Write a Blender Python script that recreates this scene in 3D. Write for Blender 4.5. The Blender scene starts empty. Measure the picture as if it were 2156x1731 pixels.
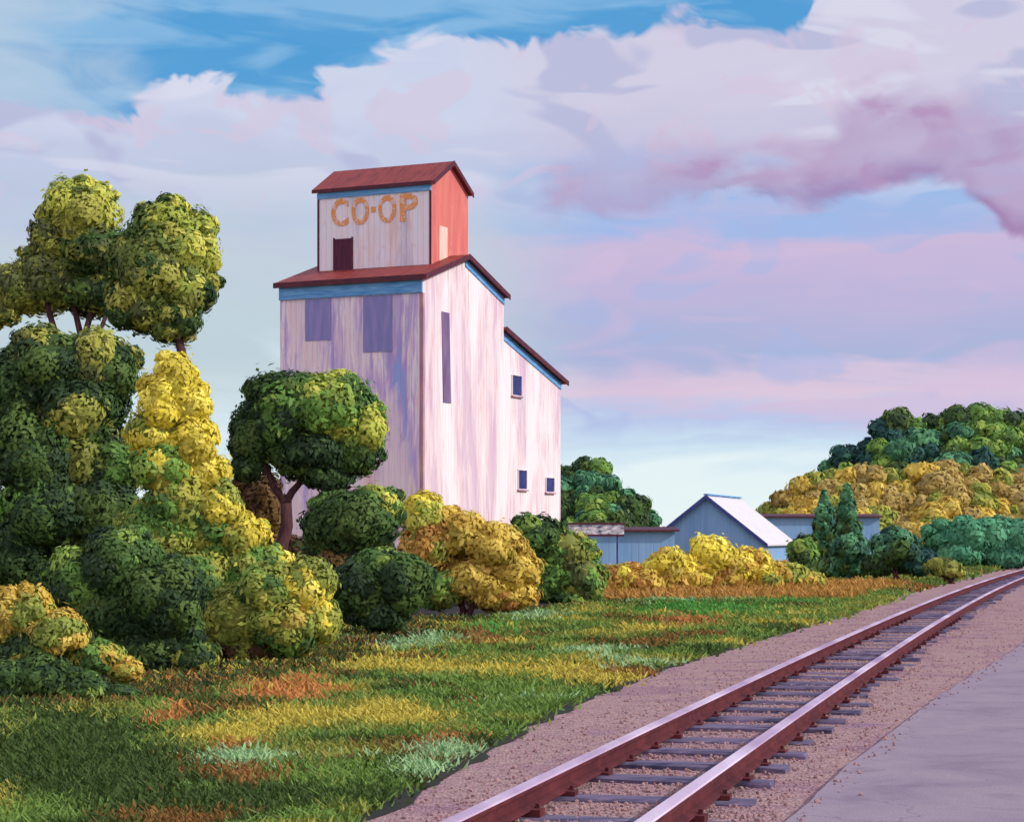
import bpy, math, random
import numpy as np
from mathutils import Vector, noise as mnoise

# ------------------------------------------------------------------ camera, sky, sun, exposure
sc = bpy.context.scene
col = sc.collection
R = math.radians
F = 4300.0            # focal length measured on the photograph (2156 px wide)
CX, HY, CAMH = 1078.0, 1130.0, 2.4
cam_d = bpy.data.cameras.new('camera')
cam_d.sensor_width = 36.0
cam_d.lens = F / 2156.0 * 36.0
cam_d.shift_y = (HY - 865.5) / 2156.0
cam_d.clip_start = 0.5
cam_d.clip_end = 9000.0
cam = bpy.data.objects.new('camera', cam_d)
cam.location = (0, 0, CAMH)
cam.rotation_euler = (R(90), 0, 0)
col.objects.link(cam)
sc.camera = cam

SUN_AZ, SUN_EL = R(108), R(31)
sd = Vector((math.sin(SUN_AZ) * math.cos(SUN_EL), math.cos(SUN_AZ) * math.cos(SUN_EL), math.sin(SUN_EL)))
sun_d = bpy.data.lights.new('sun', 'SUN')
sun_d.energy = 3.2
sun_d.angle = R(0.5)
sun_d.color = (1.0, 0.95, 0.89)
sun = bpy.data.objects.new('sun', sun_d)
sun.rotation_euler = sd.to_track_quat('Z', 'Y').to_euler()
col.objects.link(sun)

sc.view_settings.view_transform = 'Standard'
sc.view_settings.look = 'None'
sc.view_settings.exposure = 0.0
sc.view_settings.gamma = 1.0


def lin(r, g, b):
    def f(c):
        c /= 255.0
        return c / 12.92 if c <= 0.04045 else ((c + 0.055) / 1.055) ** 2.4
    return (f(r), f(g), f(b))


class NT:
    """small helper for building node trees"""
    def __init__(self, tree):
        self.t = tree
        tree.nodes.clear()

    def n(self, kind, **kw):
        nd = self.t.nodes.new(kind)
        for k, v in kw.items():
            setattr(nd, k, v)
        return nd

    def put(self, sock, v):
        if isinstance(v, bpy.types.NodeSocket):
            self.t.links.new(v, sock)
        elif v is not None:
            if isinstance(v, tuple) and len(v) == 3 and sock.type == 'RGBA':
                v = (*v, 1.0)
            sock.default_value = v

    def m(self, op, a, b=None, c=None, clamp=False):
        nd = self.n('ShaderNodeMath', operation=op, use_clamp=clamp)
        for i, v in enumerate((a, b, c)):
            if v is not None:
                self.put(nd.inputs[i], v)
        return nd.outputs[0]

    def comb(self, x, y, z=0.0):
        nd = self.n('ShaderNodeCombineXYZ')
        for i, v in enumerate((x, y, z)):
            self.put(nd.inputs[i], v)
        return nd.outputs[0]

    def noise(self, vec, scale=1.0, detail=3.0, rough=0.5, dist=0.0, out=0):
        nd = self.n('ShaderNodeTexNoise')
        self.put(nd.inputs['Vector'], vec)
        nd.inputs['Scale'].default_value = scale
        nd.inputs['Detail'].default_value = detail
        nd.inputs['Roughness'].default_value = rough
        nd.inputs['Distortion'].default_value = dist
        return nd.outputs[out]

    def smooth(self, v, a, b, o0=0.0, o1=1.0):
        nd = self.n('ShaderNodeMapRange', interpolation_type='SMOOTHSTEP')
        for i, x in enumerate((v, a, b, o0, o1)):
            self.put(nd.inputs[i], x)
        return nd.outputs[0]

    def mix(self, f, a, b, blend='MIX'):
        nd = self.n('ShaderNodeMix', data_type='RGBA', blend_type=blend)
        self.put(nd.inputs[0], f)
        self.put(nd.inputs[6], a)
        self.put(nd.inputs[7], b)
        return nd.outputs[2]

    def ramp(self, f, stops, interp='LINEAR'):
        nd = self.n('ShaderNodeValToRGB')
        cr = nd.color_ramp
        cr.interpolation = interp
        while len(cr.elements) < len(stops):
            cr.elements.new(0.5)
        for e, (p, c) in zip(cr.elements, sorted(stops, key=lambda s: s[0])):
            e.position = p
            e.color = (*c, 1.0)
        self.put(nd.inputs[0], f)
        return nd.outputs[0]

    def curve(self, f, pts):
        nd = self.n('ShaderNodeFloatCurve')
        c = nd.mapping.curves[0]
        for p in pts[1:-1]:
            c.points.new(*p)
        c.points[0].location = pts[0]
        c.points[-1].location = pts[-1]
        nd.mapping.update()
        self.put(nd.inputs['Value'], f)
        return nd.outputs[0]


def build_world():
    w = bpy.data.worlds.new('World')
    sc.world = w
    w.use_nodes = True
    t = NT(w.node_tree)
    tc = t.n('ShaderNodeTexCoord')
    sep = t.n('ShaderNodeSeparateXYZ')
    t.put(sep.inputs[0], tc.outputs['Generated'])
    x, y, z = sep.outputs
    az = t.m('ARCTAN2', x, y)
    el = t.m('ARCSINE', z)
    P = t.m('MULTIPLY_ADD', az, 4300 / 2156 * 1.012, 0.5)          # azimuth, 0..1 over the view
    Q = t.m('MULTIPLY_ADD', el, -4300 / 1200, HY / 1200)           # elevation, falling upwards
    # wind-streaked noises in azimuth / elevation
    v1 = t.comb(t.m('MULTIPLY', P, 7.0), t.m('MULTIPLY', Q, 9.0), 0.3)
    v2 = t.comb(t.m('MULTIPLY', P, 5.0), t.m('MULTIPLY', Q, 13.0), 4.1)
    n1 = t.m('SUBTRACT', t.noise(v1, 1.0, 4, 0.5, 0.8), 0.5)
    n2 = t.m('SUBTRACT', t.noise(v2, 1.0, 3, 0.5, 0.6), 0.5)
    n3 = t.m('SUBTRACT', t.noise(v1, 3.1, 3, 0.55, 0.5), 0.5)
    Qw = t.m('ADD', t.m('MULTIPLY_ADD', n2, 0.13, Q), t.m('MULTIPLY', n3, 0.035))
    base = t.ramp(Qw, [(0.0, lin(208, 205, 228)), (0.16, lin(210, 206, 228)), (0.27, lin(198, 196, 224)),
                       (0.345, lin(158, 188, 232)), (0.40, lin(162, 186, 232)), (0.43, lin(202, 186, 220)),
                       (0.50, lin(196, 184, 220)), (0.56, lin(182, 182, 219)), (0.625, lin(172, 182, 219)),
                       (0.66, lin(212, 196, 222)), (0.70, lin(220, 200, 222)), (0.745, lin(186, 200, 234)),
                       (0.79, lin(204, 226, 242)), (0.84, lin(228, 243, 246)), (0.95, lin(238, 246, 246))])
    # paler, cooler left half
    lm = t.smooth(t.m('MULTIPLY_ADD', n1, 0.12, P), 0.42, 0.60, 1.0, 0.0)
    left = t.ramp(t.m('MULTIPLY_ADD', n1, 0.35, Q), [(0.0, lin(196, 208, 234)), (0.18, lin(206, 214, 236)), (0.27, lin(196, 204, 230)),
                                                     (0.36, lin(192, 202, 224)), (0.46, lin(194, 210, 222)), (0.62, lin(194, 214, 220)), (0.72, lin(212, 232, 238)), (0.82, lin(228, 242, 245))])
    c = t.mix(t.m('MULTIPLY', lm, 0.9), base, left)
    # broad soft cloud masses
    def billow(sx, sy, seed, det=2):
        return t.noise(t.comb(t.m('MULTIPLY', P, sx), t.m('MULTIPLY', Q, sy), seed), 1.0, det, 0.5, 0.9)
    b1 = billow(6.0, 7.0, 1.0)
    b2 = billow(4.0, 9.0, 6.0)
    b3 = billow(13.0, 11.0, 3.0, 3)
    right = t.smooth(P, 0.42, 0.60)
    upper = t.smooth(Q, 0.42, 0.28)
    c = t.mix(t.m('MULTIPLY', upper, t.smooth(b1, 0.50, 0.58, 0.0, 0.75)), c, lin(180, 184, 218))
    c = t.mix(t.m('MULTIPLY', upper, t.smooth(b2, 0.48, 0.40, 0.0, 0.7)), c, lin(220, 220, 238))
    c = t.mix(t.m('MULTIPLY', upper, t.smooth(b3, 0.53, 0.60, 0.0, 0.5)), c, lin(214, 198, 222))
    midb = t.m('MULTIPLY', t.m('MULTIPLY', t.smooth(Q, 0.34, 0.42), t.smooth(Q, 0.80, 0.72)), right)
    c = t.mix(t.m('MULTIPLY', midb, t.smooth(b1, 0.48, 0.42, 0.0, 0.5)), c, lin(168, 184, 228))
    c = t.mix(t.m('MULTIPLY', midb, t.smooth(b2, 0.53, 0.62, 0.0, 0.5)), c, lin(212, 190, 220))
    # mauve cloud bank on the right
    low = t.curve(P, [(0.0, 0.30), (0.50, 0.375), (0.54, 0.382), (0.62, 0.372), (0.70, 0.345), (0.74, 0.356), (0.79, 0.372),
                      (0.84, 0.352), (0.885, 0.328), (0.92, 0.333), (0.95, 0.37), (0.975, 0.42), (1.0, 0.46)])
    top = t.curve(P, [(0.0, 0.40), (0.50, 0.36), (0.54, 0.29), (0.60, 0.262), (0.70, 0.262), (0.80, 0.255), (0.83, 0.215), (0.89, 0.18), (0.93, 0.20), (1.0, 0.225)])
    ql = t.m('MULTIPLY_ADD', n3, 0.02, t.m('MULTIPLY_ADD', b3, 0.10, t.m('SUBTRACT', Q, 0.05)))
    qt = t.m('MULTIPLY_ADD', n1, 0.10, t.m('MULTIPLY_ADD', b3, 0.20, t.m('SUBTRACT', Q, 0.10)))
    m_low = t.smooth(t.m('SUBTRACT', low, ql), -0.014, 0.018)
    m_top = t.smooth(t.m('SUBTRACT', qt, top), -0.03, 0.06)
    m_x = t.smooth(t.m('MULTIPLY_ADD', n3, 0.06, P), 0.515, 0.56)
    mm = t.m('MULTIPLY', t.m('MULTIPLY', m_low, m_top), m_x)
    pinkish = t.smooth(t.m('SUBTRACT', low, ql), 0.0, 0.06, 1.0, 0.0)
    mauve = t.mix(pinkish, lin(186, 166, 202), lin(160, 126, 174))
    mauve = t.mix(t.smooth(b1, 0.50, 0.60, 0.0, 0.6), mauve, lin(188, 172, 208))
    mauve = t.mix(t.smooth(n1, 0.06, 0.18), mauve, lin(178, 144, 188))
    c = t.mix(t.m('MULTIPLY', mm, t.smooth(b2, 0.40, 0.62, 0.97, 0.6)), c, mauve)
    # open blue above the cloud tops
    edge = t.curve(P, [(0.0, 0.215), (0.11, 0.21), (0.19, 0.165), (0.28, 0.175), (0.33, 0.155), (0.38, 0.112), (0.41, 0.096), (0.52, 0.09),
                       (0.61, 0.084), (0.66, 0.055), (0.72, 0.072), (0.785, 0.07), (0.80, 0.03), (0.85, 0.0), (1.0, 0.0)])
    qb = t.m('MULTIPLY_ADD', n3, 0.015, t.m('MULTIPLY_ADD', b3, -0.16, t.m('ADD', Q, 0.08)))
    mb = t.smooth(t.m('SUBTRACT', edge, qb), -0.006, 0.016)
    sky = t.n('ShaderNodeTexSky', sky_type='NISHITA', sun_disc=False, sun_elevation=SUN_EL, sun_rotation=SUN_AZ)
    nish = t.mix(1.0, sky.outputs[0], (0.055, 0.082, 0.092), 'MULTIPLY')
    blue = t.mix(0.8, nish, lin(66, 160, 222))
    bw = t.smooth(t.m('MULTIPLY_ADD', lm, 0.12, t.noise(v2, 1.3, 3, 0.5, 0.8)), 0.50, 0.72, 0.0, 0.6)
    blue = t.mix(bw, blue, lin(150, 196, 232))
    blue = t.mix(t.smooth(t.m('MULTIPLY_ADD', n1, 0.3, P), 0.16, 0.0, 0.0, 0.8), blue, lin(186, 206, 226))
    c = t.mix(t.m('MULTIPLY', mb, 0.95), c, blue)
    # rest of the dome: unseen broken cloud, made brighter to fill the shaded wall
    up = t.smooth(el, 0.30, 0.55)
    dn = t.noise(tc.outputs['Generated'], 2.5, 4, 0.5, 0.5)
    domec = t.mix(t.smooth(dn, 0.42, 0.62), t.mix(0.5, nish, lin(110, 170, 230)), lin(244, 238, 255))
    c = t.mix(up, c, domec)
    back = t.smooth(y, 0.4, -0.4)
    c = t.mix(back, c, lin(240, 234, 255))
    gain = t.n('ShaderNodeVectorMath', operation='SCALE')
    t.put(gain.inputs[0], c)
    gain.inputs['Scale'].default_value = 10.0
    bg = t.n('ShaderNodeBackground')
    t.put(bg.inputs[0], gain.outputs[0])
    bg.inputs[1].default_value = 0.1
    out = t.n('ShaderNodeOutputWorld')
    t.t.links.new(bg.outputs[0], out.inputs[0])


build_world()

# ------------------------------------------------------------------ helpers
def gx(x, Y):
    return (x - CX) / F * Y


def gz(y, Y):
    return CAMH + (HY - y) / F * Y


def tag(o, label=None, cat=None, group=None, kind=None):
    if label: o['label'] = label
    if cat: o['category'] = cat
    if group: o['group'] = group
    if kind: o['kind'] = kind
    return o


def empty(name, loc, rz=0.0):
    o = bpy.data.objects.new(name, None)
    o.location = loc
    o.rotation_euler = (0, 0, rz)
    o.empty_display_size = 0.5
    col.objects.link(o)
    return o


class MB:
    def __init__(self):
        self.v, self.f, self.mi = [], [], []

    def poly(self, pts, m=0):
        i = len(self.v)
        self.v += [tuple(p) for p in pts]
        self.f.append(tuple(range(i, i + len(pts))))
        self.mi.append(m)

    def hexa(self, a, b, m=0):
        """prism between two polygons with equal vertex counts"""
        i = len(self.v); n = len(a)
        self.v += [tuple(p) for p in a] + [tuple(p) for p in b]
        self.f.append(tuple(range(i + n - 1, i - 1, -1))); self.mi.append(m)
        self.f.append(tuple(range(i + n, i + 2 * n))); self.mi.append(m)
        for k in range(n):
            k2 = (k + 1) % n
            self.f.append((i + k, i + k2, i + n + k2, i + n + k)); self.mi.append(m)

    def box(self, x0, x1, y0, y1, z0, z1, m=0):
        self.hexa([(x0, y0, z0), (x1, y0, z0), (x1, y1, z0), (x0, y1, z0)],
                  [(x0, y0, z1), (x1, y0, z1), (x1, y1, z1), (x0, y1, z1)], m)

    def tube(self, pts, rads, n=8, m=0):
        i0 = len(self.v)
        pts = [Vector(p) for p in pts]
        for k, p in enumerate(pts):
            d = (pts[min(k + 1, len(pts) - 1)] - pts[max(k - 1, 0)]).normalized()
            a = d.cross(Vector((0.3, 1, 0.2))).normalized()
            b = d.cross(a)
            for j in range(n):
                t = 2 * math.pi * j / n
                rr = rads[k] * (1 + 0.15 * math.sin(3 * t + k))
                self.v.append(tuple(p + (a * math.cos(t) + b * math.sin(t)) * rr))
        for k in range(len(pts) - 1):
            for j in range(n):
                j2 = (j + 1) % n
                self.f.append((i0 + k * n + j, i0 + k * n + j2, i0 + (k + 1) * n + j2, i0 + (k + 1) * n + j)); self.mi.append(m)
        e = i0 + (len(pts) - 1) * n
        self.f.append(tuple(range(e, e + n))); self.mi.append(m)

    def build(self, name, mat, parent=None, smooth=False, bevel=0.0):
        me = bpy.data.meshes.new(name)
        me.from_pydata(self.v, [], self.f)
        mats = mat if isinstance(mat, (list, tuple)) else [mat]
        for mm in mats:
            me.materials.append(mm)
        me.polygons.foreach_set('material_index', self.mi)
        if smooth:
            me.polygons.foreach_set('use_smooth', [True] * len(self.f))
        me.update()
        o = bpy.data.objects.new(name, me)
        col.objects.link(o)
        if parent: o.parent = parent
        if bevel:
            bm = o.modifiers.new('bevel', 'BEVEL')
            bm.width = bevel; bm.segments = 1; bm.limit_method = 'ANGLE'
        return o


def quads_mesh(name, verts, colors, mat, parent=None, extra=None):
    """verts (N,4,3) and colours (N,3) -> one mesh of free quads; extra = list of (verts, faces, colour)"""
    N = len(verts)
    V = verts.reshape(-1, 3)
    C = np.repeat(colors, 4, axis=0)
    faces = np.arange(N * 4).reshape(N, 4)
    loops = faces.reshape(-1)
    starts = np.arange(N) * 4
    tot = np.full(N, 4)
    if extra:
        for ev, ef, ec in extra:
            o = len(V)
            V = np.vstack([V, ev])
            C = np.vstack([C, ec])
            loops = np.concatenate([loops, (ef + o).reshape(-1)])
            s0 = starts[-1] + tot[-1] if len(starts) else 0
            starts = np.concatenate([starts, s0 + np.arange(len(ef)) * 3])
            tot = np.concatenate([tot, np.full(len(ef), 3)])
    me = bpy.data.meshes.new(name)
    me.vertices.add(len(V)); me.vertices.foreach_set('co', V.astype(np.float32).ravel())
    me.loops.add(len(loops)); me.loops.foreach_set('vertex_index', loops.astype(np.int32))
    me.polygons.add(len(starts))
    me.polygons.foreach_set('loop_start', starts.astype(np.int32))
    me.polygons.foreach_set('loop_total', tot.astype(np.int32))
    at = me.color_attributes.new('tint', 'FLOAT_COLOR', 'POINT')
    at.data.foreach_set('color', np.hstack([C, np.ones((len(C), 1))]).astype(np.float32).ravel())
    me.update(); me.validate()
    me.materials.append(mat)
    o = bpy.data.objects.new(name, me)
    col.objects.link(o)
    if parent: o.parent = parent
    return o


# ------------------------------------------------------------------ materials
def new_mat(name):
    m = bpy.data.materials.new(name)
    m.use_nodes = True
    return m, NT(m.node_tree)


def finish(t, color, rough=0.8, metal=0.0, bump=None, bstr=0.3, bdist=0.02, spec=0.3):
    p = t.n('ShaderNodeBsdfPrincipled')
    t.put(p.inputs['Base Color'], color)
    t.put(p.inputs['Roughness'], rough)
    t.put(p.inputs['Metallic'], metal)
    p.inputs['Specular IOR Level'].default_value = spec
    if bump is not None:
        b = t.n('ShaderNodeBump')
        b.inputs['Strength'].default_value = bstr
        b.inputs['Distance'].default_value = bdist
        t.put(b.inputs['Height'], bump)
        t.t.links.new(b.outputs[0], p.inputs['Normal'])
    o = t.n('ShaderNodeOutputMaterial')
    t.t.links.new(p.outputs[0], o.inputs[0])
    return p


def mat_leaf(name='leaf', transl=0.3):
    m, t = new_mat(name)
    a = t.n('ShaderNodeAttribute', attribute_name='tint')
    d = t.n('ShaderNodeBsdfPrincipled')
    t.put(d.inputs['Base Color'], a.outputs['Color'])
    d.inputs['Roughness'].default_value = 0.65
    d.inputs['Specular IOR Level'].default_value = 0.2
    tr = t.n('ShaderNodeBsdfTranslucent')
    t.put(tr.inputs['Color'], a.outputs['Color'])
    mx = t.n('ShaderNodeMixShader')
    mx.inputs[0].default_value = transl
    t.t.links.new(d.outputs[0], mx.inputs[1]); t.t.links.new(tr.outputs[0], mx.inputs[2])
    o = t.n('ShaderNodeOutputMaterial')
    t.t.links.new(mx.outputs[0], o.inputs[0])
    return m


def mat_streak(name, stops, fine=0.5, board=3.2, seed=0.0, rough=0.85, broad=None):
    """weathered vertical-board paint: colours run in vertical streaks"""
    m, t = new_mat(name)
    tc = t.n('ShaderNodeTexCoord')
    sep = t.n('ShaderNodeSeparateXYZ'); t.put(sep.inputs[0], tc.outputs['Object'])
    s = t.m('ADD', sep.outputs[0], sep.outputs[1])
    v = t.comb(t.m('MULTIPLY', s, 1.3), t.m('MULTIPLY', sep.outputs[2], 0.16), seed)
    v2 = t.comb(t.m('MULTIPLY', s, 6.0), t.m('MULTIPLY', sep.outputs[2], 0.35), seed + 3)
    n = t.m('ADD', t.m('MULTIPLY', t.noise(v, 1.0, 4, 0.6, 0.4), 1 - fine * 0.5), t.m('MULTIPLY', t.noise(v2, 1.0, 4, 0.6, 0.2), fine * 0.5))
    c = t.ramp(n, stops)
    if broad:
        vb = t.comb(t.m('MULTIPLY', s, 0.55), t.m('MULTIPLY', sep.outputs[2], 0.09), seed + 9)
        nb_ = t.noise(vb, 1.0, 5, 0.65, 0.6)
        c = t.mix(t.smooth(nb_, 0.52, 0.62, 0.0, 0.65), c, broad[0])
        c = t.mix(t.smooth(nb_, 0.52, 0.40, 0.0, 0.8), c, broad[1])
        dr = t.noise(t.comb(t.m('MULTIPLY', s, 2.6), t.m('MULTIPLY', sep.outputs[2], 0.10), seed + 15), 1.0, 5, 0.7, 0.3)
        c = t.mix(t.smooth(dr, 0.60, 0.70, 0.0, 0.6), c, broad[2])
    bl = t.m('FRACT', t.m('MULTIPLY', s, board))
    groove = t.smooth(t.m('ABSOLUTE', t.m('SUBTRACT', bl, 0.5)), 0.40, 0.48)
    c = t.mix(t.m('MULTIPLY', groove, 0.18), c, lin(160, 130, 160))
    peel = t.smooth(t.noise(tc.outputs['Object'], 2.2, 6, 0.7, 0.4), 0.60, 0.70, 0.0, 0.35)
    c = t.mix(peel, c, lin(214, 178, 188))
    h = t.m('SUBTRACT', t.m('MULTIPLY', t.noise(v2, 2.0, 4, 0.6), 0.4), groove)
    finish(t, c, rough, bump=h, bstr=0.5, bdist=0.02)
    return m


def mat_noise(name, c1, c2, scale=3.0, rough=0.8, metal=0.0, stretch=(1, 1, 1), bstr=0.3, bdist=0.02, detail=5, c3=None):
    m, t = new_mat(name)
    tc = t.n('ShaderNodeTexCoord')
    mp = t.n('ShaderNodeMapping'); mp.inputs['Scale'].default_value = stretch
    t.put(mp.inputs[0], tc.outputs['Object'])
    n = t.noise(mp.outputs[0], scale, detail, 0.6, 0.3)
    st = [(0.32, c1), (0.66, c2)]
    if c3: st.append((0.78, c3))
    finish(t, t.ramp(n, st), rough, metal, bump=n, bstr=bstr, bdist=bdist)
    return m


M = {}
M['leaf'] = mat_leaf('foliage')
M['grass'] = mat_leaf('grass_blades', 0.25)
M['wall'] = mat_streak('weathered_white_boards', [(0.30, lin(172, 146, 184)), (0.38, lin(206, 172, 186)), (0.45, lin(224, 200, 206)),
                                                  (0.53, lin(232, 214, 216)), (0.60, lin(224, 188, 190)), (0.70, lin(200, 156, 172))], fine=1.0, broad=(lin(198, 168, 190), lin(240, 230, 230), lin(196, 140, 128)))
M['shade_wall'] = mat_streak('shade_tinted_stained_boards', [(0.36, lin(150, 172, 232)), (0.43, lin(192, 164, 222)), (0.48, lin(222, 192, 222)),
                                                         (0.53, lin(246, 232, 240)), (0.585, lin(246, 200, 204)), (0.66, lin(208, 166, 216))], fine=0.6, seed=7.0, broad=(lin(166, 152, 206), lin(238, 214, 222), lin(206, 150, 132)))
M['cupola_wall'] = mat_streak('stained_grey_boards', [(0.30, lin(196, 194, 216)), (0.42, lin(218, 206, 216)), (0.50, lin(236, 228, 234)),
                                                      (0.58, lin(240, 206, 196)), (0.68, lin(216, 192, 206))], seed=11.0, broad=(lin(186, 180, 200), lin(240, 234, 240), lin(222, 160, 130)))
M['coral'] = mat_streak('coral_boards', [(0.30, lin(186, 96, 96)), (0.45, lin(206, 108, 102)), (0.58, lin(216, 124, 108)), (0.70, lin(194, 104, 112))], seed=2.0)
M['roof'] = mat_noise('red_metal_roof', lin(112, 42, 40), lin(152, 62, 54), 1.6, 0.55, stretch=(2.5, 0.4, 1), c3=lin(110, 34, 44))
M['verge'] = mat_noise('dark_maroon_trim', lin(70, 30, 52), lin(98, 40, 50), 3, 0.6)
M['blue'] = mat_noise('blue_trim', lin(66, 128, 190), lin(120, 176, 220), 2.0, 0.6, stretch=(0.5, 0.5, 6))
M['corner'] = mat_noise('mauve_corner_trim', lin(140, 108, 140), lin(196, 150, 150), 1.2, 0.8, stretch=(1, 1, .5))
M['navy'] = mat_noise('navy_window', lin(32, 38, 92), lin(56, 66, 128), 2.5, 0.4)
M['board'] = mat_noise('faded_blue_boards', lin(124, 128, 182), lin(158, 142, 196), 1.2, 0.8, stretch=(3, 3, 0.4))
M['slot'] = mat_noise('purple_slot', lin(96, 74, 116), lin(128, 104, 138), 1.6, 0.8, stretch=(1, 1, 0.3))
M['door'] = mat_noise('maroon_door', lin(62, 18, 46), lin(92, 30, 60), 2.5, 0.6, stretch=(4, 4, 0.5))
M['pale_board'] = mat_noise('pale_pink_board', lin(232, 178, 160), lin(240, 202, 186), 2.0, 0.8, stretch=(3, 3, .4))
M['shed_wall'] = mat_streak('grey_blue_boards', [(0.3, lin(112, 152, 194)), (0.5, lin(128, 166, 206)), (0.7, lin(142, 176, 210))], fine=.5, board=1.6, seed=5.0)
M['shed_roof'] = mat_noise('white_metal_roof', lin(206, 200, 202), lin(222, 216, 220), 0.9, 0.6, stretch=(1, 3, 1))
M['canopy_face'] = mat_noise('worn_white_fascia', lin(70, 72, 110), lin(244, 232, 234), 1.5, 0.7, stretch=(1.6, 1, 3.5), detail=2)
M['bark'] = mat_noise('dark_bark', lin(58, 32, 40), lin(92, 58, 56), 6, 0.9, stretch=(2, 2, .4), bstr=0.6)
M['steel'] = mat_noise('worn_rail_steel', lin(164, 128, 160), lin(222, 200, 216), 0.9, 0.5, 0.0, stretch=(1, 0.2, 1))
M['rust'] = mat_noise('rusty_rail_web', lin(72, 26, 32), lin(106, 44, 46), 3.0, 0.8, c3=lin(76, 38, 58))
M['tie'] = mat_noise('weathered_tie', lin(66, 66, 92), lin(126, 112, 138), 1.6, 0.9, stretch=(0.8, 9, 2), bstr=0.7, c3=lin(170, 150, 172))


def mat_ground(name, cols, scale, fine, rough=0.95, stones=None, bstr=0.5, bdist=0.05):
    m, t = new_mat(name)
    g = t.n('ShaderNodeNewGeometry')
    n = t.noise(g.outputs['Position'], scale, 5, 0.6, 0.4)
    c = t.ramp(n, cols)
    f = t.noise(g.outputs['Position'], fine, 4, 0.7)
    c = t.mix(t.smooth(f, 0.35, 0.7, 0.0, 0.55), c, t.mix(0.5, c, (0.02, 0.012, 0.012)))
    h = f
    if stones:
        vo = t.n('ShaderNodeTexVoronoi'); vo.inputs['Scale'].default_value = stones
        t.put(vo.inputs['Vector'], g.outputs['Position'])
        hs = t.n('ShaderNodeHueSaturation')
        s2 = t.n('ShaderNodeSeparateColor'); t.put(s2.inputs[0], vo.outputs['Color'])
        t.put(hs.inputs['Value'], t.m('MULTIPLY_ADD', s2.outputs[0], 0.5, 0.72))
        t.put(hs.inputs['Color'], c)
        c = hs.outputs[0]
        h = t.m('SUBTRACT', f, vo.outputs['Distance'])
    finish(t, c, rough, bump=h, bstr=bstr, bdist=bdist)
    return m


M['earth'] = mat_ground('meadow_soil', [(0.3, lin(70, 78, 34)), (0.45, lin(104, 106, 44)), (0.6, lin(124, 112, 46)), (0.72, lin(140, 84, 44))], 0.35, 6)
M['ballast'] = mat_ground('ballast_gravel', [(0.30, lin(148, 112, 128)), (0.42, lin(168, 130, 136)), (0.52, lin(180, 146, 142)), (0.62, lin(172, 134, 136)), (0.74, lin(140, 112, 146))], 0.55, 9, stones=26, bstr=0.6)
def mat_pavement():
    m, t = new_mat('mauve_asphalt')
    g = t.n('ShaderNodeNewGeometry')
    pos = g.outputs['Position']
    n = t.noise(pos, 0.7, 5, 0.65, 0.5)
    f = t.noise(pos, 45, 3, 0.7)
    c = t.ramp(n, [(0.3, lin(132, 114, 130)), (0.45, lin(150, 132, 146)), (0.6, lin(160, 142, 152)), (0.72, lin(136, 118, 130))])
    c = t.mix(t.smooth(f, 0.35, 0.65, 0.0, 0.35), c, lin(104, 92, 106))
    w = t.n('ShaderNodeVectorMath', operation='ADD')
    sc_ = t.n('ShaderNodeVectorMath', operation='SCALE'); sc_.inputs['Scale'].default_value = 1.1
    t.put(sc_.inputs[0], t.noise(pos, 1.6, 4, 0.65, 0.0, out=1))
    t.put(w.inputs[0], pos); t.put(w.inputs[1], sc_.outputs[0])
    vo = t.n('ShaderNodeTexVoronoi', feature='DISTANCE_TO_EDGE'); vo.inputs['Scale'].default_value = 0.22
    t.put(vo.inputs['Vector'], w.outputs[0])
    crack = t.m('MULTIPLY', t.smooth(vo.outputs['Distance'], 0.0, 0.006, 1.0, 0.0), t.smooth(n, 0.42, 0.5))
    c = t.mix(t.m('MULTIPLY', crack, 0.35), c, lin(84, 70, 80))
    finish(t, c, 0.9, bump=t.m('SUBTRACT', f, crack), bstr=0.4, bdist=0.01)
    return m


M['pavement'] = mat_pavement()
M['kerb'] = mat_noise('worn_red_edging', lin(142, 76, 86), lin(176, 104, 104), 3.0, 0.8)
M['edge_shade'] = mat_ground('painted_edge_shade', [(0.3, lin(30, 34, 28)), (0.5, lin(42, 46, 34)), (0.7, lin(58, 46, 40))], 1.2, 8)
M['shaded_soil'] = mat_ground('shade_darkened_soil', [(0.3, lin(22, 20, 22)), (0.5, lin(36, 28, 28)), (0.7, lin(62, 42, 36))], 0.8, 8)
M['hill'] = mat_ground('hill_soil', [(0.3, lin(110, 96, 44)), (0.5, lin(140, 108, 48)), (0.7, lin(90, 100, 50))], 0.04, 0.6)
M['stone'] = mat_noise('ballast_stone', lin(142, 110, 116), lin(172, 138, 134), 9, 0.9, c3=lin(118, 102, 126))


def mat_letter():
    m, t = new_mat('worn_orange_paint')
    tc = t.n('ShaderNodeTexCoord')
    n = t.noise(tc.outputs['Object'], 4.5, 5, 0.7, 0.6)
    finish(t, t.ramp(n, [(0.41, lin(226, 206, 212)), (0.455, lin(234, 186, 156)), (0.49, lin(236, 156, 86)), (0.56, lin(230, 146, 66)), (0.60, lin(228, 170, 124)), (0.64, lin(222, 198, 196))]), 0.8)
    return m


M['letter'] = mat_letter()

# ------------------------------------------------------------------ ground, track bed, pavement
def sheet(name, pts, z, mat):
    mb = MB()
    mb.poly([(x, y, z) for x, y in pts])
    return tag(mb.build(name, mat), kind='structure')


def rail_x(Y):
    d = Y - 16.0
    return -0.27 + 0.262 * d + 0.000213 * d * d


def strip(name, left, right, z, mat):
    """sheet between two lines given as functions of Y sampled on ys"""
    mb = MB()
    for a, b, c_, d in zip(left[:-1], right[:-1], right[1:], left[1:]):
        mb.poly([(a[0], a[1], z), (b[0], b[1], z), (c_[0], c_[1], z), (d[0], d[1], z)])
    return tag(mb.build(name, mat), kind='structure')


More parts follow.
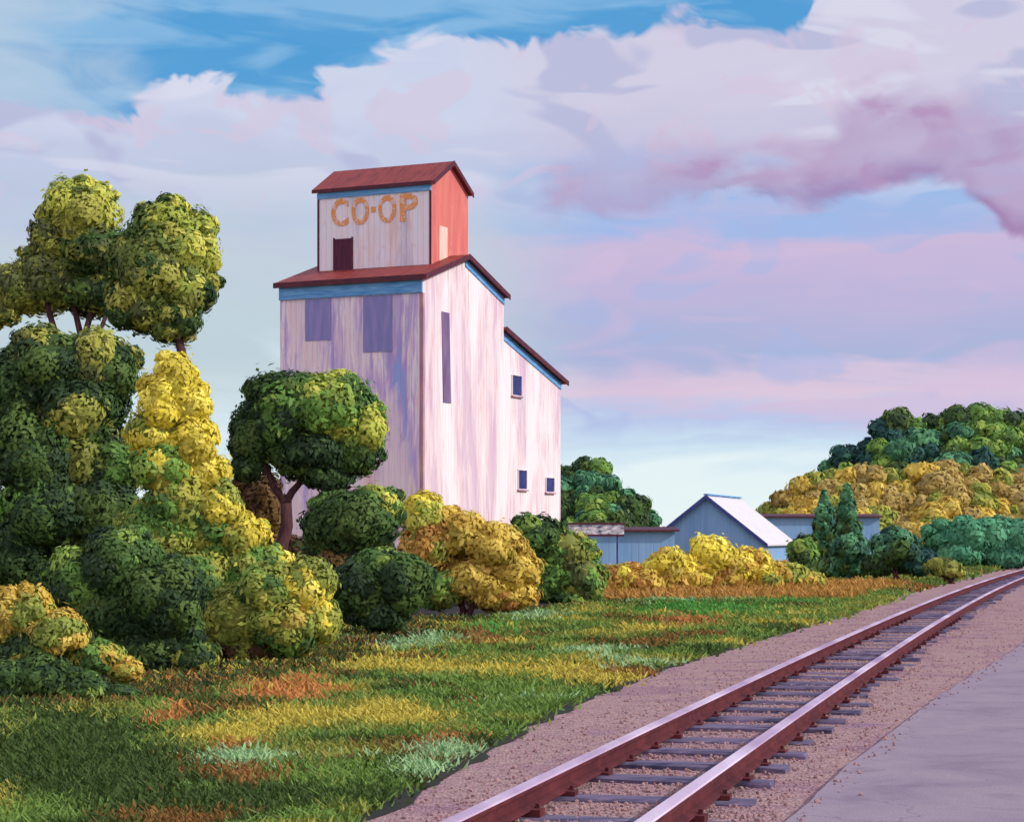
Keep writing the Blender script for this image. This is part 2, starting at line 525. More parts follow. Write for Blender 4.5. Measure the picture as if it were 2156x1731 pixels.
sheet('ground', [(-3000, -60), (3000, -60), (3000, 6000), (-3000, 6000)], 0.0, M['earth'])

BAL = [(5, -3.6), (12, -2.25), (18.4, -0.98), (21.5, -0.49), (28.7, 0.81), (36.9, 2.76), (46.9, 5.6), (60.7, 9.7), (80, 15.0), (93.8, 18.9), (158.8, 38.1), (260, 72)]
PAV = [(5, -1.3), (14, 1.33), (18.1, 2.58), (20.85, 3.36), (30, 6.2), (41.3, 10.0), (60, 16.0), (82, 22.4), (140, 41), (260, 84)]


def interp(tab, Y):
    return float(np.interp(Y, [a for a, _ in tab], [b for _, b in tab]))


def wob(x, s, k):
    return mnoise.noise(Vector((x * s, k, 0.0)))


ys = list(np.arange(5, 120, 0.35)) + list(np.arange(120, 260, 4))
bal_l = [(interp(BAL, Y) + 0.22 * wob(Y, 0.8, 2) + 0.10 * wob(Y, 2.5, 7), Y) for Y in ys]
pav_l = [(interp(PAV, Y) + 0.05 * wob(Y, 0.5, 4) + 0.035 * wob(Y, 2.2, 14), Y) for Y in ys]
strip('trackbed', bal_l, [(x + 0.5, Y) for x, Y in pav_l], 0.008, M['ballast'])
strip('edge_shade', [(x - (0.40 + 0.2 * wob(Y, 0.7, 21)), Y) for x, Y in bal_l], [(x + 0.05, Y) for x, Y in bal_l], 0.016, M['edge_shade'])  # dark strip painting in the shade below the grass edge
mb = MB()
for a, b in zip(pav_l[:-1], pav_l[1:]):
    mb.poly([(a[0] + 0.07, a[1], 0.07), (a[0] + 40, a[1], 0.07), (b[0] + 40, b[1], 0.07), (b[0] + 0.07, b[1], 0.07)], 0)
    mb.poly([(a[0], a[1], 0.0), (a[0] + 0.07, a[1], 0.07), (b[0] + 0.07, b[1], 0.07), (b[0], b[1], 0.0)], 1)
tag(mb.build('pavement', [M['pavement'], M['kerb']]), kind='structure')

# thin sheet of bare soil under the shrubs, darkened to paint in their shade
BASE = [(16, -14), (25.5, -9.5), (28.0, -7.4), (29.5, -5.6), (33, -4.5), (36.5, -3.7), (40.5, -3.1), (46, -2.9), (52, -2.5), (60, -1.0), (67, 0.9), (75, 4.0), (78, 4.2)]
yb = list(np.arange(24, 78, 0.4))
strip('shaded_soil', [(interp(BASE, Y) - 9, Y) for Y in yb], [(interp(BASE, Y) + .7 + 0.35 * wob(Y, 0.6, 31), Y) for Y in yb], 0.008, M['shaded_soil'])

# ------------------------------------------------------------------ railway track
GAUGE = 1.40
track = empty('railway_track', (rail_x(18), 18, 0))
tag(track, 'single railway track of two rusty rails with bright tops on grey ties', 'railway track')


def off(Y, s):
    dx = 0.262 + 2 * 0.000213 * (Y - 16.0)
    n = Vector((1, -dx)).normalized()
    return (rail_x(Y) + n.x * s, Y + n.y * s)


RZ = 0.085
PROF = [(-.075, 0), (.075, 0), (.075, .018), (.016, .04), (.014, .125), (.048, .14), (.052, .18), (.046, .195), (-.046, .195), (-.052, .18), (-.048, .14), (-.014, .125), (-.016, .04), (-.075, .018)]
for side in (0, GAUGE):
    mb = MB()
    yr = list(np.arange(8, 60, 1.0)) + list(np.arange(60, 262, 6.0))
    n = len(PROF)
    for Y in yr:
        for px, pz in PROF:
            x, y = off(Y, side + px * 1.3)
            mb.v.append((x - track.location.x, y - track.location.y, RZ + pz))
    for k in range(len(yr) - 1):
        for j in range(n):
            j2 = (j + 1) % n
            mb.f.append((k * n + j, k * n + j2, (k + 1) * n + j2, (k + 1) * n + j))
            mb.mi.append(1 if j in (6, 7, 8) else 0)
    mb.build('rail', [M['rust'], M['steel']], track)
rng = random.Random(4)
rest = MB()
Yt = 12.0
k = 0
while Yt < 180:
    x, y = off(Yt, GAUGE / 2)
    dx = 0.262 + 2 * 0.000213 * (Yt - 16.0)
    ang = -math.atan(dx) + rng.uniform(-.06, .06)
    hl, hw, hh = 1.05 + rng.uniform(-.16, .16), 0.125, RZ + rng.choice((-.004, -.012, -.03, -.05))
    ca, sa = math.cos(ang), math.sin(ang)
    mb = MB() if k < 100 else rest
    # hewn tie with chamfered long edges
    prof = [(-hw, -.05), (hw, -.05), (hw, hh - .03), (hw - .025, hh), (-hw + .025, hh), (-hw, hh - .03)]
    segs = [-hl, -hl * .5, 0, hl * .5, hl]
    i0 = len(mb.v)
    for s in segs:
        for (py, pz) in prof:
            jx = s + rng.uniform(-.015, .015); jy = py + rng.uniform(-.012, .012)
            mb.v.append((x + jx * ca - jy * sa - track.location.x, y + jx * sa + jy * ca - track.location.y, pz + (rng.uniform(-.006, 0) if pz > 0 else 0)))
    for q in range(len(segs) - 1):
        for j in range(6):
            j2 = (j + 1) % 6
            mb.f.append((i0 + q * 6 + j, i0 + q * 6 + j2, i0 + (q + 1) * 6 + j2, i0 + (q + 1) * 6 + j)); mb.mi.append(0)
    mb.f.append(tuple(i0 + j for j in range(5, -1, -1))); mb.mi.append(0)
    mb.f.append(tuple(i0 + 24 + j for j in range(6))); mb.mi.append(0)
    if k < 100:
        tie = mb.build('tie', M['tie'], track)
        if k < 36:
            for side in (-GAUGE / 2, GAUGE / 2):
                pl = MB()
                def P3(a_, b_, z_):
                    return (x + a_ * ca - b_ * sa - track.location.x, y + a_ * sa + b_ * ca - track.location.y, z_)
                def bx3(a0_, a1_, b0_, b1_, z0_, z1_):
                    pl.hexa([P3(a0_, b0_, z0_), P3(a1_, b0_, z0_), P3(a1_, b1_, z0_), P3(a0_, b1_, z0_)], [P3(a0_, b0_, z1_), P3(a1_, b0_, z1_), P3(a1_, b1_, z1_), P3(a0_, b1_, z1_)])
                bx3(side - .18, side + .18, -.09, .09, hh + .001, RZ + .012)
                for da, db in ((-.125, -.05), (.125, .05)):
                    bx3(side + da - .018, side + da + .018, db - .018, db + .018, RZ + .012, RZ + .05)
                pl.build('tie_plate', M['rust'], tie)
    Yt += 1.35 + rng.uniform(-.2, .2)
    k += 1
tag(rest.build('ties', M['tie'], track), kind='stuff')

# loose ballast stones (uncountable)
rs = np.random.default_rng(5)
ICO_V = np.array([(0, 0, 1), (.894, 0, .447), (.276, .851, .447), (-.724, .526, .447), (-.724, -.526, .447), (.276, -.851, .447),
                  (.724, .526, -.447), (-.276, .851, -.447), (-.894, 0, -.447), (-.276, -.851, -.447), (.724, -.526, -.447), (0, 0, -1)])
ICO_F = np.array([(0, 1, 2), (0, 2, 3), (0, 3, 4), (0, 4, 5), (0, 5, 1), (1, 6, 2), (2, 7, 3), (3, 8, 4), (4, 9, 5), (5, 10, 1),
                  (6, 7, 2), (7, 8, 3), (8, 9, 4), (9, 10, 5), (10, 6, 1), (11, 7, 6), (11, 8, 7), (11, 9, 8), (11, 10, 9), (11, 6, 10)])
NS = 12000
Ys = 13 + 62 * rs.random(NS) ** 1.9
Vs, Fs = [], []
for i in range(NS):
    Y = Ys[i]
    a, b = interp(BAL, Y) + .15, interp(PAV, Y) - .08
    # more stones along the track than at the margins
    X = rs.uniform(a, b) if rs.random() < .35 else rail_x(Y) + GAUGE / 2 + rs.normal(0, .75)
    if not (a < X < b):
        X = rs.uniform(a, b)
    ed = rs.random() < .02
    if ed: X = interp(PAV, Y) + abs(rs.normal(0, .16)) + .08
    s = rs.uniform(.009, .024)
    v = ICO_V * rs.uniform(.65, 1.25, (12, 1)) * s * rs.uniform(.7, 1.3, (1, 3)) + (X, Y, (.074 if ed else .012) + s * .3)
    Vs.append(v); Fs.append(ICO_F + 12 * i)
me = bpy.data.meshes.new('ballast_stones')
me.from_pydata(np.vstack(Vs).tolist(), [], np.vstack(Fs).tolist())
me.materials.append(M['stone'])
o = bpy.data.objects.new('ballast_stones', me); col.objects.link(o)
tag(o, 'loose mauve and brown ballast stones around the railway track', 'gravel', kind='stuff')

# ------------------------------------------------------------------ grain elevator
TH = R(25)
EL = empty('grain_elevator', (gx(890, 100), 100, 0), -TH)
tag(EL, 'tall weathered pinkish white grain elevator with red roofs and a small cupola lettered in orange', 'grain elevator')
L_, W_, A_ = 8.13, 9.3, 17.1
EZ, AZ = 15.1, 16.6            # eave and ridge of the main block
mid = W_ / 2
sl = (AZ - EZ) / mid

# local axes: x along the long face (0 = near corner), y into the depth along the gable end


def prism_x(mb, prof, x0, x1, m=0):
    mb.hexa([(x0, y, z) for y, z in prof], [(x1, y, z) for y, z in prof], m)


mb = MB()
v = [(0, 0), (W_, 0), (W_, EZ), (mid, AZ), (0, EZ)]
# separate faces so that the long face carries stained boards tinted lavender for shade
mb.poly([(0, y, z) for y, z in v], 0)
mb.poly([(-L_, y, z) for y, z in reversed(v)], 0)
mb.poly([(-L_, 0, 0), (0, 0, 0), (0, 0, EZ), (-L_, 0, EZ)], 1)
mb.poly([(0, W_, 0), (-L_, W_, 0), (-L_, W_, EZ), (0, W_, EZ)], 0)
mb.build('wall', [M['wall'], M['shade_wall']], EL)


def roof_slab(y0, z0, y1, z1, x0, x1, th=.14):
    mb = MB()
    prism_x(mb, [(y0, z0), (y1, z1), (y1, z1 + th), (y0, z0 + th)], x0, x1)
    return mb


ov, ox = 0.22, 0.26
r = roof_slab(-ov, EZ - sl * ov + .03, mid, AZ + .03, -L_ - ox, ox)
prism_x(r, [(mid, AZ + .03), (W_ + ov, EZ - sl * ov + .03), (W_ + ov, EZ - sl * ov + .17), (mid, AZ + .17)], -L_ - ox, ox)
main_roof = r.build('roof', M['roof'], EL)


def verge(y0, z0, y1, z1, x, th, mat, name, parent, wid=.05):
    mb = MB()
    mb.hexa([(x, y0, z0 - th), (x, y1, z1 - th), (x, y1, z1), (x, y0, z0)],
            [(x + wid, y0, z0 - th), (x + wid, y1, z1 - th), (x + wid, y1, z1), (x + wid, y0, z0)])
    return mb.build(name, mat, parent)


verge(mid, AZ + .20, W_ + ov, EZ - sl * ov + .20, ox + .003, .26, M['verge'], 'verge_board', main_roof)
verge(-ov, EZ - sl * ov + .20, mid, AZ + .20, ox + .003, .26, M['verge'], 'verge_board', main_roof)
verge(mid, AZ - .03, W_, EZ - .03, .003, .38, M['blue'], 'rake_board', main_roof)
mb = MB(); mb.box(-L_ - .02, .0, -.10, -.003, EZ - .75, EZ - .13); mb.build('frieze_board', M['blue'], EL)
mb = MB(); mb.box(-L_ - ox, ox, -ov - .05, -ov - .003, EZ - sl * ov - .08, EZ - sl * ov + .19); mb.build('fascia', M['verge'], EL)
# corner boards
mb = MB(); mb.hexa([(.004, .16, 0), (.004, -.004, 0), (-.16, -.004, 0), (-.16, -.03, 0), (.03, -.03, 0), (.03, .16, 0)],
                   [(.004, .16, EZ - .76), (.004, -.004, EZ - .76), (-.16, -.004, EZ - .76), (-.16, -.03, EZ - .76), (.03, -.03, EZ - .76), (.03, .16, EZ - .76)])
mb.build('corner_board', M['corner'], EL)

# annex: lean-to with its own roof
y0, y1 = W_, A_
z0, z1 = 13.35, 11.15
mb = MB()
xa = -.12
v = [(y0, 0), (y1, 0), (y1, z1), (y0, z0)]
mb.poly([(xa, y, z) for y, z in v]); mb.poly([(-L_ + .2, y, z) for y, z in reversed(v)])
mb.poly([(xa, y1, 0), (-L_ + .2, y1, 0), (-L_ + .2, y1, z1), (xa, y1, z1)])
annex = mb.build('annex_wall', M['wall'], EL)
s2 = (z0 - z1) / (y1 - y0)
r = roof_slab(y0 + .01, z0 + .03, y1 + .5, z1 - s2 * .5 + .03, -L_, xa + ox)
aroof = r.build('annex_roof', M['roof'], EL)
verge(y0 + .01, z0 + .2, y1 + .5, z1 - s2 * .5 + .2, xa + ox + .003, .27, M['verge'], 'verge_board', aroof)
verge(y0 + .01, z0 - .02, y1, z1 - .02, xa + .003, .42, M['blue'], 'rake_board', aroof)

# cupola
cx0, cx1 = -.85 - 6.58, -.85
cy0, cy1 = mid - 2.1, mid + 2.1
cz0, cze, cza = EZ + 0.2, 20.22, 21.45
CU = MB()
CU.poly([(cx0, cy0, cz0), (cx1, cy0, cz0), (cx1, cy0, cze), (cx0, cy0, cze)])
CU.poly([(cx1, cy1, cz0), (cx0, cy1, cz0), (cx0, cy1, cze), (cx1, cy1, cze)])
CU.poly([(cx0, y, z) for y, z in [(cy0, cze), (mid, cza), (cy1, cze), (cy1, cz0), (cy0, cz0)]])
cup = CU.build('cupola_wall', M['cupola_wall'], EL)
mb = MB(); mb.poly([(cx1, y, z) for y, z in [(cy0, cz0), (cy1, cz0), (cy1, cze), (mid, cza), (cy0, cze)]])
mb.build('gable_wall', M['coral'], EL)
s3 = (cza - cze) / 2.1
co = .16
r = roof_slab(cy0 - co, cze - s3 * co + .03, mid, cza + .03, cx0 - .25, cx1 + .22, .12)
prism_x(r, [(mid, cza + .03), (cy1 + co, cze - s3 * co + .03), (cy1 + co, cze - s3 * co + .15), (mid, cza + .15)], cx0 - .25, cx1 + .22)
cr = r.build('cupola_roof', M['roof'], EL)
for ya, za, yb_, zb in ((cy0 - co, cze - s3 * co, mid, cza), (mid, cza, cy1 + co, cze - s3 * co)):
    verge(ya, za + .17, yb_, zb + .17, cx1 + .223, .25, M['verge'], 'verge_board', cr)
mb = MB(); mb.box(cx0 - .25, cx1 + .1, cy0 - co - .04, cy0 - co - .003, cze - s3 * co - .04, cze - s3 * co + .14); mb.build('cupola_fascia', M['verge'], EL)
mb = MB(); mb.box(cx0 - .01, cx1 - .0, cy0 - .07, cy0 - .003, cze - .42, cze - .13); mb.build('frieze_board', M['blue'], EL)
for xa_, xb_ in ((cx1 - .1, cx1 + .02), (cx0 - .02, cx0 + .1)):
    mb = MB(); mb.box(xa_, xb_, cy0 - .025, cy0 - .003, cz0 + .5, cze - .44); mb.build('corner_board', M['verge'], EL)
# cupola door and pale board
mb = MB(); mb.box(cx0 + 1.02, cx0 + 2.02, cy0 - .06, cy0 - .003, EZ + sl * cy0 + .05, EZ + sl * cy0 + 1.75)
d = mb.build('door', M['door'], EL)
for xa_, xb_ in ((cx0 + .95, cx0 + 1.018), (cx0 + 2.022, cx0 + 2.09)):
    mb = MB(); mb.box(xa_, xb_, cy0 - .08, cy0 - .003, EZ + sl * cy0 + .05, EZ + sl * cy0 + 1.82)
    mb.build('door_jamb', M['verge'], d)
mb = MB(); mb.box(cx1 + .003, cx1 + .04, cy0 + .85, cy0 + 1.75, 16.35, 18.15); mb.build('pale_board', M['pale_board'], EL)


def window(par, face, a0, a1, zz0, zz1, mat, name='window', frame=True):
    """face 'g' = gable end at x, face 'l' = long face at y=0; frame + dark pane"""
    mb = MB(); t_ = .045
    if face == 'l':
        mb.box(a0, a1, -.035, -.004, zz0, zz1)
        o = mb.build(name, mat, par)
        if frame:
            f = MB(); f.box(a0 - t_, a0 - .002, -.06, -.004, zz0 - t_, zz1 + t_); f.box(a1 + .002, a1 + t_, -.06, -.004, zz0 - t_, zz1 + t_)
            f.build('frame', M['cupola_wall'], o)
    else:
        x = face
        mb.box(x + .004, x + .03, a0, a1, zz0, zz1)
        o = mb.build(name, mat, par)
        if frame:
            f = MB()
            f.box(x + .004, x + .08, a0 - t_, a0 - .002, zz0 - t_, zz1 + t_); f.box(x + .004, x + .08, a1 + .002, a1 + t_, zz0 - t_, zz1 + t_)
            f.box(x + .004, x + .078, a0, a1, zz0 - t_, zz0 - .002); f.box(x + .004, x + .078, a0, a1, zz1 + .002, zz1 + t_)
            f.build('frame', M['wall'], o)
            sb = MB(); sb.box(x + .004, x + .14, a0 - t_ - .06, a1 + t_ + .06, zz0 - t_ - .07, zz0 - t_ - .002); sb.build('sill', M['corner'], o)
    return o


def on_gable(px, py, x=0.0):
    """point of the gable-end plane seen at pixel (px, py): returns local (y, z)"""
    u = (px - CX) / F
    ox_, oy_ = EL.location.x + x * math.cos(TH), EL.location.y - x * math.sin(TH)
    t_ = (u * oy_ - ox_) / (math.sin(TH) - u * math.cos(TH))
    Y = oy_ + t_ * math.cos(TH)
    return t_, gz(py, Y)


def on_long(px, py, yy=0.0):
    u = (px - CX) / F
    ox_, oy_ = EL.location.x + yy * math.sin(TH), EL.location.y + yy * math.cos(TH)
    t_ = (u * oy_ - ox_) / (math.cos(TH) + u * math.sin(TH))
    Y = oy_ - t_ * math.sin(TH)
    return t_, gz(py, Y)


for (xa_, ya_, xb_, yb_) in ((643, 622, 697, 716), (765, 622, 826, 740)):
    a, za = on_long(xa_, ya_); b, zb = on_long(xb_, yb_)
    window(EL, 'l', a, b, zb, min(za, EZ - .8), M['board'], 'boarded_window', False)
a, za = on_gable(924, 655); b, zb = on_gable(953, 850)
mb = MB()
ya, _ = on_gable(929, 655); yb2, _ = on_gable(945, 655); yc, yd = ya + .18, yb2 + .18
mb.hexa([(.004, yc, zb), (.004, yd, zb), (.004, yb2, za), (.004, ya, za)], [(.04, yc, zb), (.04, yd, zb), (.04, yb2, za), (.04, ya, za)])
mb.build('chute', M['slot'], EL)
for (xa_, ya_, xb_, yb_) in ((1077, 790, 1096, 834), (1090, 990, 1107, 1030), (1148, 1006, 1165, 1036)):
    a, za = on_gable(xa_, ya_, xa); b, zb = on_gable(xb_, yb_, xa)
    window(EL, xa, a, b, zb, za, M['navy'])

# lettering on the cupola
a0, zt = on_long(698, 421, cy0); a1, zb = on_long(880, 465, cy0)
lh = (zt - zb)
step = (a1 - a0) / 4.55
xs = [a0, a0 + step * 1.08, a0 + step * 2.12, a0 + step * 2.5, a0 + step * 3.62]
for ch, lx in zip('CO-OP', xs):
    cu = bpy.data.curves.new('letter', 'FONT')
    cu.body = ch
    cu.size = 1.0; cu.extrude = .01; cu.offset = .028
    tmp = bpy.data.objects.new('tmp', cu); col.objects.link(tmp)
    dg = bpy.context.evaluated_depsgraph_get(); dg.update()
    me = bpy.data.meshes.new_from_object(tmp.evaluated_get(dg))
    bpy.data.objects.remove(tmp)
    co_ = np.array([v_.co[:] for v_ in me.vertices])
    mn, mx = co_.min(0), co_.max(0)
    sz = lh / (mx[1] - mn[1]) if ch != '-' else 1.0
    wid = step * .92 if ch != '-' else step * .24
    for v_ in me.vertices:
        lx_ = (v_.co.x - mn[0]) / (mx[0] - mn[0]) * wid
        lz_ = (v_.co.y - mn[1]) * sz if ch != '-' else lh * .42 + (v_.co.y - mn[1]) / (mx[1] - mn[1]) * lh * .2
        v_.co = (lx_, 0.0 - (v_.co.z + .012), lz_)
    me.materials.append(M['letter'])
    o = bpy.data.objects.new('letter', me); col.objects.link(o); o.parent = EL
    o.location = (lx, cy0 - .006, zb)

# ------------------------------------------------------------------ sheds beyond
def gable_shed(name, loc, rz, w, l, ze, za, label, cat, ov=.4, wall=None, roof=None, trim=None):
    """gable end at local y=0 facing -y, ridge along +y"""
    e = empty(name, loc, rz)
    tag(e, label, cat)
    mb = MB()
    pf = [(-w / 2, 0), (w / 2, 0), (w / 2, ze), (0, za), (-w / 2, ze)]
    mb.hexa([(x, 0, z) for x, z in pf], [(x, l, z) for x, z in pf])
    mb.build('wall', wall or M['shed_wall'], e)
    s = (za - ze) / (w / 2)
    r = MB()
    for sg in (-1, 1):
        pr = [(0, za + .05), (sg * (w / 2 + ov), ze - s * ov + .05), (sg * (w / 2 + ov), ze - s * ov + .2), (0, za + .2)]
        r.hexa([(x, -ov, z) for x, z in pr], [(x, l + ov, z) for x, z in pr])
    ro = r.build('roof', roof or M['shed_roof'], e)
    for sg in (-1, 1):
        b = MB()
        pr = [(0, za - .15), (sg * (w / 2 + ov), ze - s * ov - .15), (sg * (w / 2 + ov), ze - s * ov + .24), (0, za + .24)]
        b.hexa([(x, -ov - .08, z) for x, z in pr], [(x, -ov - .004, z) for x, z in pr])
        b.build('barge_board', trim or M['blue'], ro)
    return e


M['navy_trim'] = mat_noise('navy_trim', lin(50, 58, 120), lin(74, 84, 150), 2.5, 0.6)
sh = gable_shed('shed', (gx(1488, 187), 187, 0), R(-17), 10.6, 16, gz(1143, 187), gz(1047, 187),
                'grey blue gabled shed with a white metal roof slope behind the yellow hedge', 'shed', trim=M['navy_trim'])
mb = MB(); mb.box(-5.42, -5.2, -.12, -.004, 0, gz(1143, 187)); mb.build('corner_board', M['navy_trim'], sh)
rd = MB(); rd.box(-.22, .22, -.45, 16.4, gz(1047, 187) + .2, gz(1047, 187) + .32); rd.build('ridge_cap', M['blue'], sh)


def low_shed(name, x0, x1, ytop, Y, dep, label, roofm, rz=0.0, wallm=None, th=.5):
    e = empty(name, (gx((x0 + x1) / 2, Y), Y, 0), rz)
    tag(e, label, 'shed')
    w = gx(x1, Y) - gx(x0, Y); z = gz(ytop, Y)
    mb = MB(); mb.box(-w / 2, w / 2, 0, dep, 0, z - th); mb.build('wall', wallm or M['shed_wall'], e)
    r = MB()
    pr = [(-.5, z - th + .01), (dep / 2, z + .0), (dep + .5, z - th + .01), (dep + .5, z - th + .15), (dep / 2, z + .16), (-.5, z - th + .15)]
    r.hexa([(-w / 2 - .4, y, zz) for y, zz in pr], [(w / 2 + .4, y, zz) for y, zz in pr])
    r.build('roof', roofm, e)
    return e


low_shed('shed', 1205, 1420, 1113, 172, 8, 'long low blue grey shed between the grain elevator and the gabled shed', M['verge'], th=.25)
low_shed('shed', 1610, 1852, 1084, 235, 10, 'low blue shed with a maroon roof behind the pair of conifers', M['verge'], th=.3)

# open shelter with white fascia
cn = empty('shelter', (gx(1256, 142), 142, 0))
tag(cn, 'small open shelter with a worn white speckled fascia on thin posts beside the grain elevator', 'shelter')
w = gx(1314, 142) - gx(1198, 142)
zt, zb = gz(1104, 142), gz(1125, 142)
mb = MB(); mb.box(-w / 2, w / 2, 0, .12, zb, zt); mb.build('fascia', M['canopy_face'], cn)
mb = MB(); mb.box(-w / 2 - .1, w / 2 + .1, -.06, 3.0, zt + .004, zt + .12); mb.build('roof', M['verge'], cn)
for px in (-w / 2 + .75, w / 2 - .45):
    mb = MB(); mb.tube([(px, .2, 0), (px, .2, zb + .05)], [.07, .06], 6); mb.build('post', M['navy_trim'], cn)
mb = MB(); mb.box(-w / 2, w / 2, -.02, .0, zb - .14, zb - .004); mb.build('beam', M['verge'], cn)

# ------------------------------------------------------------------ vegetation
PAL = {
    'olive':  [(118, 124, 52), (138, 142, 58), (92, 106, 46), (150, 150, 62), (84, 92, 52)],
    'lime':   [(172, 174, 66), (158, 164, 60), (184, 180, 76), (138, 150, 56)],
    'dark':   [(54, 78, 38), (66, 92, 42), (44, 66, 38), (80, 102, 46), (50, 70, 44)],
    'green':  [(92, 128, 54), (110, 146, 60), (80, 114, 50), (128, 152, 64), (72, 102, 50)],
    'teal':   [(58, 104, 72), (76, 128, 88), (50, 90, 70), (88, 140, 96)],
    'mint':   [(88, 160, 118), (100, 172, 126), (76, 146, 108)],
    'yellow': [(238, 224, 72), (230, 214, 64), (218, 206, 72), (242, 230, 96), (210, 194, 58)],
    'gold':   [(222, 194, 76), (208, 180, 66), (226, 202, 88), (196, 162, 58), (202, 182, 76)],
    'orange': [(206, 158, 66), (192, 142, 60), (210, 172, 76), (178, 128, 56)],
    'ochre':  [(190, 166, 84), (178, 152, 74), (198, 176, 98), (166, 138, 68), (180, 160, 98)],
    'yolive': [(142, 148, 58), (126, 138, 56), (158, 156, 60), (112, 122, 50)],
    'brown':  [(104, 78, 42), (88, 62, 42), (118, 92, 46), (76, 48, 44)],
    'blueg':  [(40, 76, 70), (50, 90, 76), (36, 66, 66)],
}
PALL = {}
for k, v in PAL.items():
    a_ = np.array([lin(*c) for c in v])
    gm = a_.mean(1, keepdims=True)
    PALL[k] = (gm + (a_ - gm) * .92) * (1.15 if k in ('yellow', 'gold', 'ochre', 'orange', 'mint') else 1.65)


def ico(sub):
    V = ICO_V.copy(); Fc = ICO_F.copy()
    for _ in range(sub):
        cache = {}; V = list(V); nf = []
        def midp(a, b):
            k_ = (min(a, b), max(a, b))
            if k_ not in cache:
                p = (np.array(V[a]) + np.array(V[b])); p /= np.linalg.norm(p)
                V.append(p); cache[k_] = len(V) - 1
            return cache[k_]
        for a, b, c_ in Fc:
            ab, bc, ca_ = midp(a, b), midp(b, c_), midp(c_, a)
            nf += [(a, ab, ca_), (b, bc, ab), (c_, ca_, bc), (ab, bc, ca_)]
        V = np.array(V); Fc = np.array(nf)
    return V, Fc


ICO2 = ico(2)


def unit(v):
    return v / np.maximum(np.linalg.norm(v, axis=-1, keepdims=True), 1e-9)


def crown(lobes, leaf, seed, cover=1.5):
    """lobes: (centre xyz, radii xyz, palette) in local metres -> quads, colours, cores"""
    g = np.random.default_rng(seed)
    QV, QC, EX = [], [], []
    for c, rad, pal in lobes:
        c = np.array(c, float); rad = np.array(rad, float)
        pals = pal if isinstance(pal, (list, tuple)) else [pal]
        rm = rad.mean()
        # opaque core, roughened
        cv, cf = ICO2
        sc_ = .78 + .14 * g.standard_normal(len(cv)).clip(-1, 1) * .6
        EX.append((c + cv * rad * sc_[:, None], cf, np.tile(PALL[pals[-1]].mean(0) * .85, (len(cv), 1))))
        nsub = int(np.clip(20 + 6 * rm / max(leaf, .01) / 8, 18, 34))
        i = np.arange(nsub) + .5
        ph = np.arccos(1 - 2 * i / nsub); tt = np.pi * (1 + 5 ** .5) * i + g.uniform(0, 6)
        dirs = np.stack([np.cos(tt) * np.sin(ph), np.sin(tt) * np.sin(ph), np.cos(ph)], 1)
        dirs = unit(dirs + g.normal(0, .16, dirs.shape))
        for dvec in dirs:
            sr = g.uniform(.30, .52)
            cc = dvec * g.uniform(.58, .76)
            area = 4 * math.pi * (sr * rm) ** 2
            nl = int(cover * area / (leaf * leaf * 1.0)) + 6
            p = unit(g.normal(0, 1, (nl, 3)))
            shell = g.uniform(.70, 1.06, (nl, 1))
            # stragglers give an uneven outline
            strag = g.random((nl, 1)) < .09
            shell = np.where(strag, shell * g.uniform(1.05, 1.45, (nl, 1)), shell)
            q = cc + p * sr * shell
            keep = np.linalg.norm(q, axis=1) > .66
            q, p = q[keep], p[keep]
            nl = len(q)
            if nl == 0: continue
            nrm = unit(p * .7 + unit(q) * .6 + g.normal(0, .17, (nl, 3)))
            t1 = unit(np.cross(nrm, g.normal(0, 1, (nl, 3))))
            t2 = np.cross(nrm, t1)
            sz = leaf * g.uniform(.5, 1.5, (nl, 1))
            cen = c + q * rad
            quad = np.stack([cen - t1 * sz * .95, cen - t2 * sz * .42 + nrm * sz * .1, cen + t1 * sz * .95, cen + t2 * sz * .42 + nrm * sz * .1], 1)
            pk = PALL[pals[g.integers(len(pals))]]
            basec = pk[g.integers(len(pk))]
            lc = np.where(g.random((nl, 1)) < .88, basec, pk[g.integers(len(pk), size=nl)])
            lc = lc * g.uniform(.9, 1.1, (nl, 1))
            QV.append(quad); QC.append(lc)
    return np.vstack(QV), np.vstack(QC), EX


def limb(mb, a, b, r0, r1, seed, n=7, bend=.08):
    g = random.Random(seed)
    a, b = Vector(a), Vector(b)
    L = (b - a).length
    pts, rad = [], []
    ph = g.uniform(0, 6)
    for k_ in range(6):
        t_ = k_ / 5
        p = a.lerp(b, t_) + Vector((math.sin(t_ * 4 + ph), math.cos(t_ * 3.3 + ph), 0)) * bend * L * math.sin(math.pi * t_)
        pts.append(p); rad.append(r0 + (r1 - r0) * t_)
    rad[0] *= 1.25
    mb.tube(pts, rad, n)


SEED = [10]


